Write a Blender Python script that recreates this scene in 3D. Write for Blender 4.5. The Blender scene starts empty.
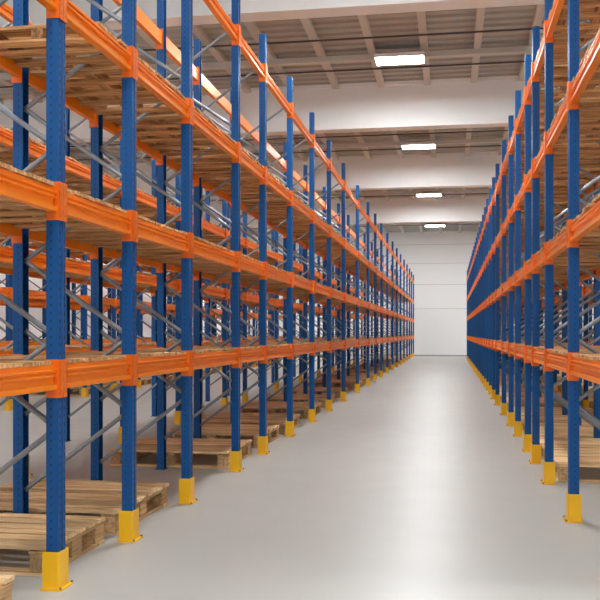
import bpy, bmesh, math, random
from mathutils import Matrix, Vector
random.seed(7)
PI = math.pi
scene = bpy.context.scene
COL = scene.collection
EYE = 1.6
F = 890.0

# ------------------------------------------------------------------ materials
def new_mat(name):
    m = bpy.data.materials.new(name); m.use_nodes = True
    nt = m.node_tree; nt.nodes.clear()
    out = nt.nodes.new('ShaderNodeOutputMaterial')
    b = nt.nodes.new('ShaderNodeBsdfPrincipled')
    nt.links.new(b.outputs[0], out.inputs[0])
    return m, nt, b

def srgb(r, g, b):
    f = lambda c: (c/255/12.92) if c/255 <= .04045 else ((c/255+.055)/1.055)**2.4
    return (f(r), f(g), f(b), 1)

def nd(nt, t, **kw):
    n = nt.nodes.new(t)
    for k, v in kw.items(): setattr(n, k, v)
    return n

def math_n(nt, op, a, b=None, c=None):
    n = nt.nodes.new('ShaderNodeMath'); n.operation = op
    for i, v in enumerate((a, b, c)):
        if v is None: continue
        if isinstance(v, (int, float)): n.inputs[i].default_value = v
        else: nt.links.new(v, n.inputs[i])
    return n.outputs[0]

def mix(nt, fac, a, b, blend='MIX'):
    n = nt.nodes.new('ShaderNodeMix'); n.data_type = 'RGBA'; n.blend_type = blend
    for s, v in ((0, fac), (6, a), (7, b)):
        if isinstance(v, (int, float)): n.inputs[s].default_value = v
        elif isinstance(v, tuple): n.inputs[s].default_value = v
        else: nt.links.new(v, n.inputs[s])
    return n.outputs[2]

def painted(name, col, rough=.38, var=.12, scale=9, spec=.5, metal=0):
    m, nt, b = new_mat(name)
    tc = nd(nt, 'ShaderNodeTexCoord')
    oi = nd(nt, 'ShaderNodeObjectInfo')
    no = nd(nt, 'ShaderNodeTexNoise'); no.inputs['Scale'].default_value = scale; no.inputs['Detail'].default_value = 4
    nt.links.new(tc.outputs['Object'], no.inputs['Vector'])
    dark = tuple(c*(1-var*2) for c in col[:3])+(1,)
    light = tuple(min(1, c*(1+var)) for c in col[:3])+(1,)
    f = math_n(nt, 'ADD', math_n(nt, 'MULTIPLY', no.outputs[0], .8), math_n(nt, 'MULTIPLY', oi.outputs['Random'], .25))
    c = mix(nt, f, dark, light)
    nt.links.new(c, b.inputs['Base Color'])
    b.inputs['Roughness'].default_value = rough
    b.inputs['Metallic'].default_value = metal
    b.inputs['Specular IOR Level'].default_value = spec
    return m, nt, b, c, tc

M = {}
# blue uprights with two staggered rows of punched slots on the outer face
m, nt, b, c, tc = painted('blue_powder_coat', srgb(6, 78, 140), .42, .10, 14, .3)
sep = nd(nt, 'ShaderNodeSeparateXYZ'); nt.links.new(tc.outputs['Object'], sep.inputs[0])
sn = nd(nt, 'ShaderNodeSeparateXYZ'); nt.links.new(tc.outputs['Normal'], sn.inputs[0])
fz = math_n(nt, 'FRACT', math_n(nt, 'DIVIDE', sep.outputs[2], .050))
dz = math_n(nt, 'DIVIDE', math_n(nt, 'SUBTRACT', fz, .5), .27)
dy = math_n(nt, 'DIVIDE', math_n(nt, 'SUBTRACT', math_n(nt, 'ABSOLUTE', sep.outputs[1]), .033), .0085)
d = math_n(nt, 'ADD', math_n(nt, 'MULTIPLY', dz, dz), math_n(nt, 'MULTIPLY', dy, dy))
h1 = math_n(nt, 'MULTIPLY', math_n(nt, 'LESS_THAN', d, 1.0), math_n(nt, 'GREATER_THAN', sn.outputs[0], .8))
dx = math_n(nt, 'DIVIDE', math_n(nt, 'ADD', sep.outputs[0], .008), .004)
dz2 = math_n(nt, 'DIVIDE', math_n(nt, 'SUBTRACT', fz, .5), .14)
d2 = math_n(nt, 'ADD', math_n(nt, 'MULTIPLY', dz2, dz2), math_n(nt, 'MULTIPLY', dx, dx))
h2 = math_n(nt, 'MULTIPLY', math_n(nt, 'LESS_THAN', d2, 1.0), math_n(nt, 'GREATER_THAN', math_n(nt, 'ABSOLUTE', sn.outputs[1]), .8))
h = math_n(nt, 'MAXIMUM', h1, h2)
nt.links.new(mix(nt, h, c, (.004, .008, .02, 1)), b.inputs['Base Color'])
M['blue'] = m
M['orange'] = painted('orange_powder_coat', srgb(250, 134, 8), .36, .03, 5)[0]
M['orange_dark'] = painted('deep_orange_powder_coat', srgb(240, 112, 12), .42, .12, 12)[0]
M['yellow'] = painted('yellow_powder_coat', srgb(250, 190, 22), .4, .07, 7)[0]
M['galv'] = painted('galvanised_steel', srgb(150, 155, 162), .45, .15, 25, metal=.8)[0]
M['bolt'] = painted('zinc_bolt', srgb(150, 150, 150), .35, .15, 40, metal=.8)[0]

def wood(name, a, bcol, pitch, axis, rough=.7):
    """planks: a tone per plank (plank index along axis), grain along the other"""
    m, nt, b = new_mat(name)
    tc = nd(nt, 'ShaderNodeTexCoord'); oi = nd(nt, 'ShaderNodeObjectInfo')
    sep = nd(nt, 'ShaderNodeSeparateXYZ'); nt.links.new(tc.outputs['Object'], sep.inputs[0])
    idx = math_n(nt, 'FLOOR', math_n(nt, 'DIVIDE', sep.outputs[axis], pitch))
    wn = nd(nt, 'ShaderNodeTexWhiteNoise', noise_dimensions='2D')
    cb = nd(nt, 'ShaderNodeCombineXYZ'); nt.links.new(idx, cb.inputs[0]); nt.links.new(oi.outputs['Random'], cb.inputs[1])
    nt.links.new(cb.outputs[0], wn.inputs['Vector'])
    mp = nd(nt, 'ShaderNodeMapping')
    mp.inputs['Scale'].default_value = (2.2, 40, 40) if axis == 1 else (40, 2.2, 40)
    off = nd(nt, 'ShaderNodeVectorMath', operation='ADD'); nt.links.new(tc.outputs['Object'], off.inputs[0])
    cb2 = nd(nt, 'ShaderNodeCombineXYZ')
    nt.links.new(math_n(nt, 'MULTIPLY', wn.outputs[0], 9), cb2.inputs[0]); nt.links.new(math_n(nt, 'MULTIPLY', wn.outputs[0], 5), cb2.inputs[1])
    nt.links.new(cb2.outputs[0], off.inputs[1]); nt.links.new(off.outputs[0], mp.inputs['Vector'])
    no = nd(nt, 'ShaderNodeTexNoise'); no.inputs['Scale'].default_value = 1; no.inputs['Detail'].default_value = 5
    nt.links.new(mp.outputs[0], no.inputs['Vector'])
    ramp = nd(nt, 'ShaderNodeValToRGB'); nt.links.new(no.outputs[0], ramp.inputs[0])
    ramp.color_ramp.elements[0].position = .32; ramp.color_ramp.elements[0].color = bcol
    ramp.color_ramp.elements[1].position = .62; ramp.color_ramp.elements[1].color = a
    tone = math_n(nt, 'ADD', .72, math_n(nt, 'MULTIPLY', wn.outputs[0], .48))
    vm = nd(nt, 'ShaderNodeVectorMath', operation='SCALE')
    nt.links.new(ramp.outputs[0], vm.inputs[0]); nt.links.new(tone, vm.inputs['Scale'])
    nt.links.new(vm.outputs[0], b.inputs['Base Color'])
    b.inputs['Roughness'].default_value = rough
    bp = nd(nt, 'ShaderNodeBump'); bp.inputs['Strength'].default_value = .25; bp.inputs['Distance'].default_value = .004
    nt.links.new(no.outputs[0], bp.inputs['Height']); nt.links.new(bp.outputs[0], b.inputs['Normal'])
    return m
M['wood'] = wood('pallet_pine', srgb(252, 218, 168), srgb(210, 164, 110), .1625, 1)
M['wood_block'] = wood('pallet_block_pine', srgb(222, 184, 134), srgb(176, 134, 88), .3, 0)
M['deck_wood'] = wood('deck_pine', srgb(226, 178, 122), srgb(160, 106, 58), .155, 1)
M['batten_wood'] = wood('batten_pine', srgb(196, 146, 96), srgb(130, 84, 46), .3, 0)

def plain(name, col, rough, var=.05, scale=.6, metal=0, bump=0):
    m, nt, b = new_mat(name)
    tc = nd(nt, 'ShaderNodeTexCoord')
    no = nd(nt, 'ShaderNodeTexNoise'); no.inputs['Scale'].default_value = scale; no.inputs['Detail'].default_value = 6
    nt.links.new(tc.outputs['Object'], no.inputs['Vector'])
    c = mix(nt, no.outputs[0], tuple(x*(1-var) for x in col[:3])+(1,), tuple(min(1, x*(1+var)) for x in col[:3])+(1,))
    nt.links.new(c, b.inputs['Base Color']); b.inputs['Roughness'].default_value = rough; b.inputs['Metallic'].default_value = metal
    return m, nt, b, no
m, nt, b, no = plain('polished_concrete', srgb(186, 185, 180), .3, .07, .35)
n2 = nd(nt, 'ShaderNodeTexNoise'); n2.inputs['Scale'].default_value = 2.2; n2.inputs['Detail'].default_value = 8
tc = nd(nt, 'ShaderNodeTexCoord'); nt.links.new(tc.outputs['Object'], n2.inputs['Vector'])
nt.links.new(math_n(nt, 'ADD', .30, math_n(nt, 'MULTIPLY', n2.outputs[0], .14)), b.inputs['Roughness'])
b.inputs['Specular IOR Level'].default_value = .42
M['floor'] = m
M['wall'] = plain('painted_wall_panel', srgb(243, 243, 243), .6, .03, .3)[0]
M['seam'] = plain('panel_seam', srgb(175, 175, 175), .7, .03, 1)[0]
M['beam'] = plain('white_concrete_beam', srgb(238, 240, 241), .6, .03, .5)[0]
M['roof'] = plain('grey_corrugated_roof', srgb(170, 168, 163), .6, .08, .7)[0]
M['purlin'] = plain('grey_purlin', srgb(194, 190, 184), .55, .05, 1.2)[0]
M['cable'] = plain('dark_cable', srgb(70, 66, 62), .6, .05, 3)[0]
M['lamp_housing'] = plain('white_lamp_housing', srgb(235, 235, 235), .4, .02, 3)[0]
m = bpy.data.materials.new('lamp_diffuser_glow'); m.use_nodes = True; nt = m.node_tree; nt.nodes.clear()
o_ = nt.nodes.new('ShaderNodeOutputMaterial'); e_ = nt.nodes.new('ShaderNodeEmission')
e_.inputs[0].default_value = (.95, .985, 1, 1); e_.inputs[1].default_value = 155
nt.links.new(e_.outputs[0], o_.inputs[0]); M['glow'] = m
m = m.copy(); m.name = 'dimmer_added_lamp_glow'; M['glow_dim'] = m
[n for n in m.node_tree.nodes if n.type == 'EMISSION'][0].inputs[1].default_value = 105  # weaker glow for the unseen lamps added over the side aisles

# ------------------------------------------------------------------ mesh helpers
def box(bm, x0, x1, y0, y1, z0, z1, rz=0):
    vs = [bm.verts.new((x, y, z)) for z in (z0, z1) for y in (y0, y1) for x in (x0, x1)]
    if rz:
        c = Vector(((x0+x1)/2, (y0+y1)/2, 0)); R = Matrix.Rotation(rz, 3, 'Z')
        for v in vs:
            p = v.co - c; v.co = R @ p + c
    for f in ((0, 2, 3, 1), (4, 5, 7, 6), (0, 1, 5, 4), (2, 6, 7, 3), (1, 3, 7, 5), (0, 4, 6, 2)):
        bm.faces.new([vs[i] for i in f])

def prism(bm, pts, axis, a, b, xf=None):
    """closed outline pts extruded along axis from a to b ('Y': pts are x,z; 'Z': pts are x,y; 'X': pts are y,z)"""
    def P(p, t):
        v = Vector((p[0], t, p[1])) if axis == 'Y' else (Vector((p[0], p[1], t)) if axis == 'Z' else Vector((t, p[0], p[1])))
        return xf @ v if xf else v
    A = [bm.verts.new(P(p, a)) for p in pts]; B = [bm.verts.new(P(p, b)) for p in pts]
    n = len(pts)
    for i in range(n):
        bm.faces.new((A[i], A[(i+1) % n], B[(i+1) % n], B[i]))
    bm.faces.new(A[::-1]); bm.faces.new(B)

def hexa(bm, cx, cy, r, z0, z1, n=6):
    prism(bm, [(cx+r*math.cos(2*PI*i/n), cy+r*math.sin(2*PI*i/n)) for i in range(n)], 'Z', z0, z1)

def mesh(name, bm, mat, bevel=0):
    bmesh.ops.recalc_face_normals(bm, faces=bm.faces)
    if bevel:
        bmesh.ops.bevel(bm, geom=list(bm.edges), offset=bevel, segments=1, affect='EDGES', clamp_overlap=True)
    me = bpy.data.meshes.new(name); bm.to_mesh(me); bm.free()
    me.materials.append(M[mat]); return me

def link(name, me, parent=None, loc=(0, 0, 0), rz=0, rot=None):
    o = bpy.data.objects.new(name, me); COL.objects.link(o)
    o.location = loc; o.rotation_euler = rot if rot else (0, 0, rz)
    if parent: o.parent = parent
    return o

def tag(o, label=None, cat=None, group=None, kind=None):
    if label: o['label'] = label
    if cat: o['category'] = cat
    if group: o['group'] = group
    if kind: o['kind'] = kind
    return o

ORD = ['zeroth', 'first', 'second', 'third', 'fourth', 'fifth', 'sixth', 'seventh', 'eighth', 'ninth', 'tenth', 'eleventh',
       'twelfth', 'thirteenth', 'fourteenth', 'fifteenth', 'sixteenth', 'seventeenth', 'eighteenth', 'nineteenth', 'twentieth']
def ordw(n):
    if n <= 20: return ORD[n]
    t = {2: 'twenty', 3: 'thirty', 4: 'forty'}[n//10]
    return {2: 'twentieth', 3: 'thirtieth', 4: 'fortieth'}[n//10] if n % 10 == 0 else t+'-'+ORD[n % 10]

# ------------------------------------------------------------------ where things stand
YAW = math.atan(150/F)
def depth_on_plane(px, X):                      # survey: depth of a post seen at column px, standing on plane X
    a = math.atan((px-300)/F) - YAW
    return X/math.tan(a)

LEFT_X, RIGHT_X, DEEP = -2.45, 1.04, .90
leftY = [3.75] + [depth_on_plane(p, LEFT_X) for p in (56, 129.3, 187, 236, 263, 290, 312, 329, 343.5, 357.5, 368, 375.2, 381.3, 387.3, 392.6, 396.8, 400.6, 404, 407, 409.6)] + [57.9, 60.9]
rightY = [5.95] + [depth_on_plane(p, RIGHT_X) for p in (573.5, 549, 535.8, 528, 518, 511, 504, 497.5)]
y = rightY[-1] + 1.75
while y < 55.5: rightY.append(y); y += 1.72
backY = [6.5, 9.27, 12.4, 15.06, 16.4, 18.3, 20.2, 22.1, 24.0, 26, 28, 30, 32, 34, 36, 38, 40, 42, 44, 46, 48, 50]
farY = [15.2+1.95*i for i in range(18)]
eastY = [13.6+1.8*i for i in range(20)]
L_LEV = [1.32, 2.43, 3.69, 5.05]
R_LEV = [1.32, 2.45, 3.62, 4.80]
ROWS = [ # key, s (side the aisle face looks), X, ys, levels, height, words, frame word
 dict(k='left', s=1, x=LEFT_X, ys=leftY, lev=L_LEV, top=5.56, w='left rack', vis=1.0, first=0),
 dict(k='right', s=-1, x=RIGHT_X, ys=rightY, lev=R_LEV, top=5.35, w='right rack', vis=1.0, first=0),
 dict(k='back', s=1, x=-4.70, ys=backY, lev=L_LEV, top=5.48, w='second left rack', vis=.45, first=0),
 dict(k='far', s=1, x=-9.0, ys=farY, lev=L_LEV, top=5.48, w='farthest left rack', vis=.3, first=1),
 dict(k='outer', s=1, x=-11.3, ys=[19.6+2*i for i in range(17)], lev=L_LEV, top=5.48, w='outermost left rack', vis=.2, first=1),
 dict(k='east', s=-1, x=2.75, ys=eastY, lev=R_LEV, top=5.32, w='second right rack', vis=.35, first=1),
]

# ------------------------------------------------------------------ upright frame
PW, PD = .041, .053        # half sizes of a post (across the rack, along the rack)
def post_mesh(top, z0):
    t = .006
    out = [(-PW, -PD+.012), (-PW, -PD), (PW-.004, -PD), (PW, -PD+.004), (PW, -.018), (PW-.010, -.011), (PW-.010, .011), (PW, .018), (PW, PD-.004), (PW-.004, PD), (-PW, PD), (-PW, PD-.012)]
    inn = [(-PW+t, PD-.012), (-PW+t, PD-t), (PW-t-.002, PD-t), (PW-t, .018), (PW-.010-t, .013), (PW-.010-t, -.013), (PW-t, -.018), (PW-t-.002, -PD+t), (-PW+t, -PD+t), (-PW+t, -PD+.012)]
    bm = bmesh.new(); prism(bm, out+inn, 'Z', z0, top); return mesh('upright_post', bm, 'blue')

def brace_mesh(z0, z1):
    """channel strut running from the front post (x=0) at z0 to the rear post (x=-DEEP) at z1"""
    a = Vector((-PW+.004, 0, z0)); b = Vector((-DEEP+PW-.004, 0, z1))
    d = (b-a); L = d.length; d.normalize(); up = d.cross(Vector((0, 1, 0))).normalized()
    R = Matrix((d, Vector((0, 1, 0)), up)).transposed().to_4x4(); R.translation = a
    w, hh, t = .014, .017, .004
    pts = [(.016*math.cos(k*PI/5), .018*math.sin(k*PI/5)) for k in range(10)]
    bm = bmesh.new(); prism(bm, pts, 'X', .03, L-.03, R)
    for q0, q1 in ((0, .045), (L-.045, L)):          # flattened bolted ends
        prism(bm, [(-.005, -.018), (.005, -.018), (.005, .018), (-.005, .018)], 'X', q0, q1, R)
    return mesh('brace', bm, 'galv')

def guard_mesh():
    bm = bmesh.new()
    a, c, t = .056, .075, .008; H = .235
    o = [(-a, -c), (a-.012, -c), (a, -c+.012), (a, c-.012), (a-.012, c), (-a, c)]
    i = [(-a, c-t), (a-.016, c-t), (a-t, c-.018), (a-t, -c+.018), (a-.016, -c+t), (-a, -c+t)]
    prism(bm, o+i, 'Z', .010, H)
    return mesh('column_guard', bm, 'yellow')
def guard_plate_mesh():
    bm = bmesh.new()
    prism(bm, [(-.062, -.098), (.070, -.098), (.080, -.088), (.080, .088), (.070, .098), (-.062, .098)], 'Z', 0, .010)
    return mesh('base_plate', bm, 'yellow')
def anchor_mesh(dx, dy):
    bm = bmesh.new(); hexa(bm, dx, dy, .009, .010, .022); return mesh('anchor_bolt', bm, 'bolt')
def foot_mesh():
    bm = bmesh.new(); box(bm, -.055, .055, -.07, .07, 0, .008); return mesh('foot_plate', bm, 'blue')

PARTS = {}
def frame_parts(top):
    if top in PARTS: return PARTS[top]
    P = [('upright_post', post_mesh(top, .010), (0, 0, 0), 0), ('upright_post', post_mesh(top-.02, .008), (-DEEP, 0, 0), PI),
         ('foot_plate', foot_mesh(), (-DEEP, 0, 0), 0)]
    zs = [(1.0, .36), (1.0, 1.62), (1.57, .96), (1.57, 2.17)]
    z = 2.17
    while z + .6 < top-.1:
        zs.append((z+.6, z))
        if z+1.2 < top-.05: zs.append((z+.6, z+1.2))
        z += 1.2
    for n, (a, b2) in enumerate(zs): P.append(('brace', brace_mesh(a+(-.03 if b2 < a else .03), b2), (0, 0, 0), 0))
    g = guard_mesh(); gp = guard_plate_mesh(); an = [anchor_mesh(.068, -.086), anchor_mesh(.068, .086)]
    PARTS[top] = (P, g, gp, an)
    return PARTS[top]

def build_frame(row, i, y):
    P, g, gp, an = frame_parts(row['top'])
    e = link('upright_frame', None, loc=(row['x'], y, 0), rz=0 if row['s'] == 1 else PI)
    n = i + row['first']
    if n == 0:
        lab = 'blue upright frame outside the picture, ending the nearest bay of the '+row['w']
    elif row['k'] in ('left', 'right'):
        lab = 'blue upright frame with yellow foot, %s from the camera in the %s' % (ordw(n), row['w'])
    else:
        lab = 'blue upright frame seen through shelves, %s from camera in the %s' % (ordw(n), row['w'])
    tag(e, lab, 'rack frame', 'upright frames of the '+row['w'])
    for nm, me, lc, rz in P: link(nm, me, e, lc, rz)
    gd = tag(link('column_guard', g, e), 'yellow column guard around the foot')
    tag(link('base_plate', gp, gd), 'yellow base plate')
    if y < 22:
        for a in an: link('anchor_bolt', a, gd)

# ------------------------------------------------------------------ beams
CACHE = {}
def beam_parts(L):
    k = round(L, 3)
    if k in CACHE: return CACHE[k]
    h = L/2 - PD - .004
    pts = [(-.024, -.084), (.030, -.084), (.033, -.080), (.033, -.050), (.010, -.046), (.010, -.004), (.033, .006), (.033, .016), (.016, .019), (.016, .030), (.033, .038), (.033, .048), (.008, .052), (.008, .080), (.005, .082), (-.020, .082), (-.024, .078)]
    pts = [(px_, .005+pz*.93) for px_, pz in pts]
    bm = bmesh.new(); prism(bm, pts, 'Y', -h, h); rail = mesh('rail', bm, 'orange')
    con = []
    for sgn in (-1, 1):
        e = sgn*L/2
        pl = sorted((e-sgn*(PD+.0065), e-sgn*(PD+.001)))
        fr = sorted((e-sgn*.003, e-sgn*(PD+.0065)))
        bm = bmesh.new()
        box(bm, -.038, .050, pl[0], pl[1], -.125, .115)
        box(bm, .0445, .050, fr[0], fr[1], -.125, .115)
        for zz in (-.09, -.03, .035, .09):
            yy = e-sgn*.031
            box(bm, .050, .053, yy-.006, yy+.006, zz-.008, zz+.008)
        con.append(mesh('connector', bm, 'orange_dark'))
    CACHE[k] = (rail, con[0], con[1]); return CACHE[k]

LEVW = ['lowest', 'second', 'third', 'top']
jobs = []; djobs = []
for row in ROWS:
    for i in range(len(row['ys'])-1):
        ya, yb = row['ys'][i], row['ys'][i+1]; ym = (ya+yb)/2; L = yb-ya
        for li, z in enumerate(row['lev']):
            inview = 1
            if row['k'] == 'left' and i == 0 and li >= 3: inview = .02
            for side in ('aisle', 'rear'):
                if side == 'rear' and row['k'] == 'far': pass
                sz = L/(ym**1.6) * row['vis'] * (1 if side == 'aisle' else .6)
                jobs.append((sz*inview, row, i, li, z, side, ym, L))
            if li == 3 and row['k'] != 'right' or (row['k'] == 'left' and i == 0 and li > 1): continue
            djobs.append((row['vis']*L/(ym**1.5), row, i, li, z, ym, L))
jobs.sort(key=lambda j: -j[0]); djobs.sort(key=lambda j: -j[0])

def bayword(row, i):
    return ordw(i+1)
def add_to(bm, me, mat):
    n0 = len(bm.verts); f0 = len(bm.faces)
    bm.from_mesh(me); bm.verts.ensure_lookup_table()
    bmesh.ops.transform(bm, matrix=mat, verts=bm.verts[n0:])

rest = bmesh.new()
for n, (sz, row, i, li, z, side, ym, L) in enumerate(jobs):
    rail, c0, c1 = beam_parts(L)
    s = row['s']
    if side == 'aisle': x = row['x']; rz = 0 if s == 1 else PI
    else: x = row['x']-s*DEEP; rz = PI if s == 1 else 0
    # a beam turned round swaps its two connectors; both are symmetric so the pair still fits
    if n < 300:
        e = link('rack_crossbar', None, loc=(x, ym, z), rz=rz)
        where = 'aisle side' if side == 'aisle' else 'rear side'
        tag(e, 'orange crossbar, %s level, %s, %s bay of the %s' % (LEVW[li], where, bayword(row, i), row['w']), 'rack crossbar', 'orange crossbars of the '+row['w'])
        link('rail', rail, e)
        link('connector', c0, e); link('connector', c1, e)
    else:
        mt = Matrix.Translation((x, ym, z)) @ Matrix.Rotation(rz, 4, 'Z')
        for me in (rail, c0, c1): add_to(rest, me, mt)
me = bpy.data.meshes.new('distant_rack_crossbars'); rest.to_mesh(me); rest.free(); me.materials.append(M['orange'])
tag(link('distant_rack_crossbars', me), 'tangle of small orange crossbars in the distant bays of the racks', 'rack crossbars', kind='stuff')

# ------------------------------------------------------------------ slatted timber decks on the beams
DC = {}
def deck_parts(L, v):
    k = (round(L, 3), v)
    if k in DC: return DC[k]
    rnd = random.Random(int(L*1000)+v*77)
    h = L/2-.075; pitch = .155; n = max(3, int(2*h/pitch)); step = 2*h/n
    bm = bmesh.new()
    for j in range(n):
        yc = -h+step*(j+.5); w = rnd.uniform(.058, .070)*step/.155
        dx = rnd.uniform(-.012, .012); dz = rnd.uniform(-.002, .002)
        box(bm, -DEEP/2-.02+dx, DEEP/2+.02+dx, yc-w, yc+w, .0005, .024+dz, rnd.uniform(-.012, .012))
    slats = mesh('top_boards', bm, 'deck_wood')
    bat = []
    for xc in (-.36, 0, .36):
        bm = bmesh.new(); box(bm, xc-.045, xc+.045, -h, h, -.075, 0); bat.append(mesh('batten', bm, 'batten_wood'))
    bm = bmesh.new()
    m2 = max(3, int(2*h/.26))
    for j in range(m2):
        yc = -h+.06+(2*h-.12)*j/(m2-1)
        box(bm, -.41, .41, yc-.055, yc+.055, -.097, -.0755, rnd.uniform(-.01, .01))
    under = mesh('bottom_boards', bm, 'deck_wood')
    DC[k] = (slats, bat, under); return DC[k]

rest = bmesh.new(); rcount = 0
for n, (sz, row, i, li, z, ym, L) in enumerate(djobs):
    if row['k'] == 'left' and i == 1 and li == 2:      # this bay is only boarded over its far part
        y1 = row['ys'][2]; L = .72; ym = y1-L/2
    slats, bat, under = deck_parts(L, li % 2)
    x = row['x']-row['s']*DEEP/2
    if n < 300:
        lab = 'slatted wooden deck on the %s level crossbars, %s bay of the %s' % (LEVW[li], bayword(row, i), row['w'])
        e = link('wooden_deck', None, loc=(x, ym, z+.083))
        tag(e, lab, 'wooden deck', 'slatted wooden decks of the '+row['w'])
        link('top_boards', slats, e); 
        for b_ in bat: link('batten', b_, e)
        link('bottom_boards', under, e)
    else:
        mt = Matrix.Translation((x, ym, z+.083))
        for me in [slats, under]+bat: add_to(rest, me, mt)
me = bpy.data.meshes.new('distant_wooden_decks'); rest.to_mesh(me); rest.free(); me.materials.append(M['deck_wood'])
tag(link('distant_wooden_decks', me), 'many small slatted wooden decks in the distant bays of the racks', 'wooden decks', kind='stuff')

for row in ROWS:
    for i, y in enumerate(row['ys']): build_frame(row, i, y)

# ------------------------------------------------------------------ pallets on the floor
PX, PH = 1.46, .198
PC = {}
def pallet_parts(PY, v):
    if (PY, v) in PC: return PC[(PY, v)]
    rnd = random.Random(100+v); hx, hy = PX/2, PY/2; P = []
    bm = bmesh.new(); n = max(6, round(PY/.155)); st = PY/n
    for j in range(n):
        w = st*rnd.uniform(.335, .405); yc = -hy+st*(j+.5)
        if j == 0: yc = -hy+w
        if j == n-1: yc = hy-w
        dx = rnd.uniform(-.008, .008); dq = rnd.uniform(0, .008)
        box(bm, -hx+dx, hx+dx, yc-w, yc+w, PH-.030+dq, PH+dq-.002, 0 if j in (0, n-1) else rnd.uniform(-.011, .011))
    P.append(('top_boards', mesh('top_boards', bm, 'wood', .002)))
    for xc in (-hx+.07, 0, hx-.07):
        bm = bmesh.new(); box(bm, xc-.065, xc+.065, -hy+.003, hy-.003, PH-.052, PH-.0305); P.append(('stringer_board', mesh('stringer_board', bm, 'wood_block', .002)))
        bm = bmesh.new(); box(bm, xc-.06, xc+.06, -hy+.125, hy-.125, .001, .023); P.append(('bottom_board', mesh('bottom_board', bm, 'wood_block', .002)))
        for yc in (-hy+.085, 0, hy-.085):
            bm = bmesh.new(); box(bm, xc-.058, xc+.058, yc-.078, yc+.078, .0235, PH-.0525); P.append(('block', mesh('block', bm, 'wood_block', .003)))
    for yc in (-hy+.064, hy-.064):
        bm = bmesh.new(); box(bm, -hx+.004, hx-.004, yc-.06, yc+.06, .001, .023); P.append(('bottom_board', mesh('bottom_board', bm, 'wood', .002)))
    PC[(PY, v)] = P
    return P
def pallet(x, y0, y1, lab, group, v, rz=0):
    PY = round(y1-y0, 2)
    e = link('wooden_pallet', None, loc=(x, (y0+y1)/2, 0), rz=rz); tag(e, lab, 'pallet', group)
    for nm, me in pallet_parts(PY, v % 3): link(nm, me, e)
    return e
EXACT = {('left', 0): (3.88, 4.80), ('left', 1): (5.47, 6.46), ('left', 2): (6.68, 8.00), ('left', 4): (10.17, 11.45), ('left', 5): (12.08, 13.38)}
SIDE = {'left': .14, 'right': .09, 'far': .15, 'east': .12}
for row in ROWS:
    if row['k'] not in SIDE: continue
    c = 0
    for i in range(len(row['ys'])-1):
        ya, yb = row['ys'][i]+.075, row['ys'][i+1]-.075
        if (row['k'], i) == ('left', 3) or (row['k'] == 'right' and i < 2) or (row['k'] == 'far' and (i < 3 or i == 7)): continue
        if (row['k'], i) in EXACT: a, b_ = EXACT[(row['k'], i)]
        else:
            g = yb-ya; L = min(g, 1.42 if g < 1.7 else 1.5); o = random.uniform(.1, .9)*(g-L); a, b_ = ya+o, ya+o+L
        c += 1
        x = row['x']-row['s']*((SIDE[row['k']] if (row['k'], i) != ('left', 0) else .04)+PX/2+random.uniform(-.02, .02))
        lab = {'left': 'empty wooden pallet on the floor under the left rack, %s in line from camera',
               'right': 'empty wooden pallet on the floor under the right rack, %s in line from camera',
               'far': 'small distant floor pallet beneath the farthest left rack, %s along the line',
               'east': 'floor pallet beneath the second right rack, %s along the line'}[row['k']] % ordw(c)
        if (row['k'], i) == ('left', 0): lab = 'wooden pallet whose far corner shows in the bottom left corner of the picture'
        if (row['k'], i) == ('left', 1): lab = 'empty wooden pallet on the floor beside the nearest yellow post foot at left'
        if (row['k'], i) == ('left', 2): lab = 'empty wooden pallet between the second and third yellow post feet at left'
        pallet(x, a, b_, lab, 'floor pallets under the %s' % row['w'], i, random.uniform(-.004, .004))

# ------------------------------------------------------------------ the hall
X0, X1, Y0, Y1, ZC = -15.0, 8.5, -6.0, 62.0, 8.6
def struct(name, bm, mat, loc=(0, 0, 0), bevel=0):
    o = link(name, mesh(name, bm, mat, bevel), loc=loc); o['kind'] = 'structure'; return o
bm = bmesh.new(); box(bm, X0-.2, X1+.2, Y0, Y1+.2, -.2, 0); struct('floor', bm, 'floor')
# roof sheet with real ribs across the hall
bm = bmesh.new(); pts = []; yy = Y0
while yy < Y1+.2:
    pts += [(yy, ZC), (yy+.20, ZC), (yy+.24, ZC+.06), (yy+.36, ZC+.06)]; yy += .40
pts += [(yy, ZC), (yy, ZC+.2), (Y0, ZC+.2)]
prism(bm, pts, 'X', X0-.2, X1+.2); struct('ceiling', bm, 'roof')
# far wall of horizontal panels
seams = [0, 3.27, 4.94, 6.40, 7.70, ZC+.05]
bm = bmesh.new()
for a, b_ in zip(seams[:-1], seams[1:]): box(bm, X0, X1, Y1, Y1+.2, a+.012, b_-.012)
struct('wall_far', bm, 'wall')
bm = bmesh.new(); box(bm, X0, X1, Y1+.03, Y1+.19, 0, ZC+.05); struct('trim_1', bm, 'seam')
bm = bmesh.new(); box(bm, X0, X1, Y1-.03, Y1, .0, .10); struct('baseboard_far', bm, 'seam')
bm = bmesh.new(); box(bm, X0-.2, X0, Y0, Y1, 0, ZC+.2); struct('wall_left', bm, 'wall')
bm = bmesh.new(); box(bm, X1, X1+.2, Y0, Y1, 0, ZC+.2); struct('wall_right', bm, 'wall')
# deep white cross beams
tn = 2
BEAMS = [(5.2, 7.32), (15.5, 7.31), (24.9, 7.34), (35.2, 7.33), (46.3, 7.33)]
for yb, zb in BEAMS:
    bm = bmesh.new()
    box(bm, X0, X1, yb, yb+.45, zb, ZC+.02)
    box(bm, X0, X1, yb-.05, yb+.50, ZC-.10, ZC+.02)
    struct('trim_%d' % tn, bm, 'beam'); tn += 1
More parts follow.
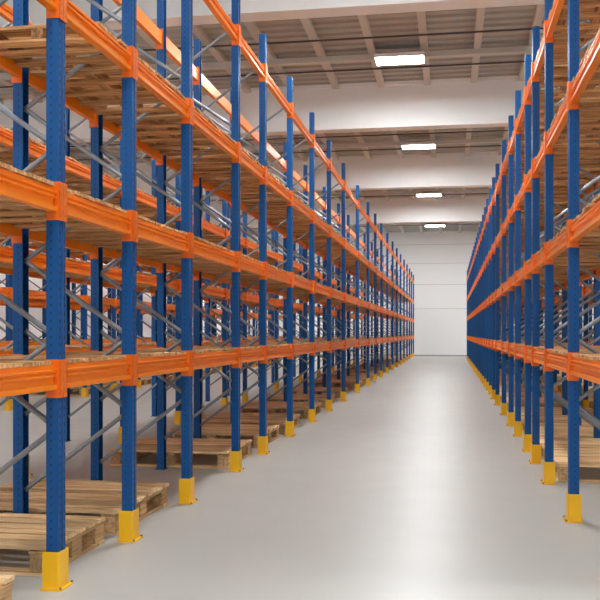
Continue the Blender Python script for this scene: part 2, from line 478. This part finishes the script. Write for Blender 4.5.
# lengthwise purlins
for k in range(-11, 7):
    xc = -.62+1.27*k
    if not (X0 < xc < X1): continue
    ends = [Y0]+[b_[0] for b_ in BEAMS]+[Y1]
    bm = bmesh.new()
    box(bm, xc-.085, xc+.085, Y0, Y1, ZC-.13, ZC-.001)
    struct('trim_%d' % tn, bm, 'purlin'); tn += 1
# cross members and cable lines between the beams
lampY = [1.5, 11.3, 21.7, 31.9, 43.2, 55.6]
for ly in lampY:
    bm = bmesh.new(); box(bm, X0, X1, ly+.20, ly+.38, ZC-.26, ZC-.131); struct('trim_%d' % tn, bm, 'purlin'); tn += 1
for ly in lampY:
    for dyy in (-1.1, 1.35):
        bm = bmesh.new(); prism(bm, [(ly+dyy+.022*math.cos(a*PI/3), ZC-.16+.022*math.sin(a*PI/3)) for a in range(6)], 'X', X0, X1)
        struct('trim_%d' % tn, bm, 'cable'); tn += 1
# lamps
def lamp_meshes():
    bm = bmesh.new(); box(bm, -.60, .60, -.34, .34, .02, .07); box(bm, -.60, .60, -.34, -.31, -.02, .02); box(bm, -.60, .60, .31, .34, -.02, .02)
    box(bm, -.60, -.57, -.31, .31, -.02, .02); box(bm, .57, .60, -.31, .31, -.02, .02)
    hs = mesh('housing', bm, 'lamp_housing')
    bm = bmesh.new(); box(bm, -.569, .569, -.309, .309, -.012, .018); df = mesh('diffuser', bm, 'glow')
    return hs, df
hs, df = lamp_meshes()
df2 = df.copy(); df2.materials.clear(); df2.materials.append(M['glow_dim'])
LZ = ZC-.37   # side-aisle lamps are added for light, hidden behind the cross beams, clipped up to the roof purlins
LN = ['', '', 'largest and nearest', 'second nearest', 'third nearest', 'farthest and smallest']
for xr, wr in ((-1.1, 'above the central aisle'), (-7.2, 'added above the open aisle far left'), (-12.6, 'added near the left wall'), (5.6, 'added near the right wall')):
    for j, ly in enumerate(lampY if xr == -1.1 else [-2.5, 6.1, 17.1, 26.9, 37.2, 48.4, 53.2]):
        e = link('ceiling_lamp', None, loc=(xr + (0 if xr != -1.1 else {2: -.1, 3: 0, 4: .1, 5: .2}.get(j, 0)), ly, LZ if xr == -1.1 else ZC-.24))
        if xr == -1.1 and j >= 2: lab = '%s of the four glowing square lamps %s' % (LN[j], wr)
        else: lab = 'glowing ceiling lamp out of the picture, %s, %s row' % (wr, ordw(j+1))
        tag(e, lab, 'lamp', 'square ceiling lamps')
        link('housing', hs, e); tag(link('diffuser', df if xr == -1.1 else df2, e), 'glowing white diffuser')
        bm = bmesh.new(); box(bm, -.02, .02, .27, .31, .07, .11)
        link('hanger', mesh('hanger', bm, 'lamp_housing'), e)

# daylight is added light, let in by leaving the hall open behind the camera
w = bpy.data.worlds.new('frontal_fill'); scene.world = w; w.use_nodes = True
bg = w.node_tree.nodes['Background']; bg.inputs[0].default_value = (.93, .96, 1, 1); bg.inputs[1].default_value = .8

# ------------------------------------------------------------------ camera
cd = bpy.data.cameras.new('camera'); cam = bpy.data.objects.new('camera', cd); COL.objects.link(cam)
cam.location = (0, 0, EYE); cam.rotation_euler = (PI/2, 0, YAW)
cd.sensor_width = 36; cd.lens = F/600*36; cd.shift_y = 33/600; cd.clip_end = 300
scene.camera = cam
vs = scene.view_settings; vs.view_transform = 'Standard'; vs.look = 'None'; vs.gamma = 1; vs.use_curve_mapping = False
vs.exposure = 0.15
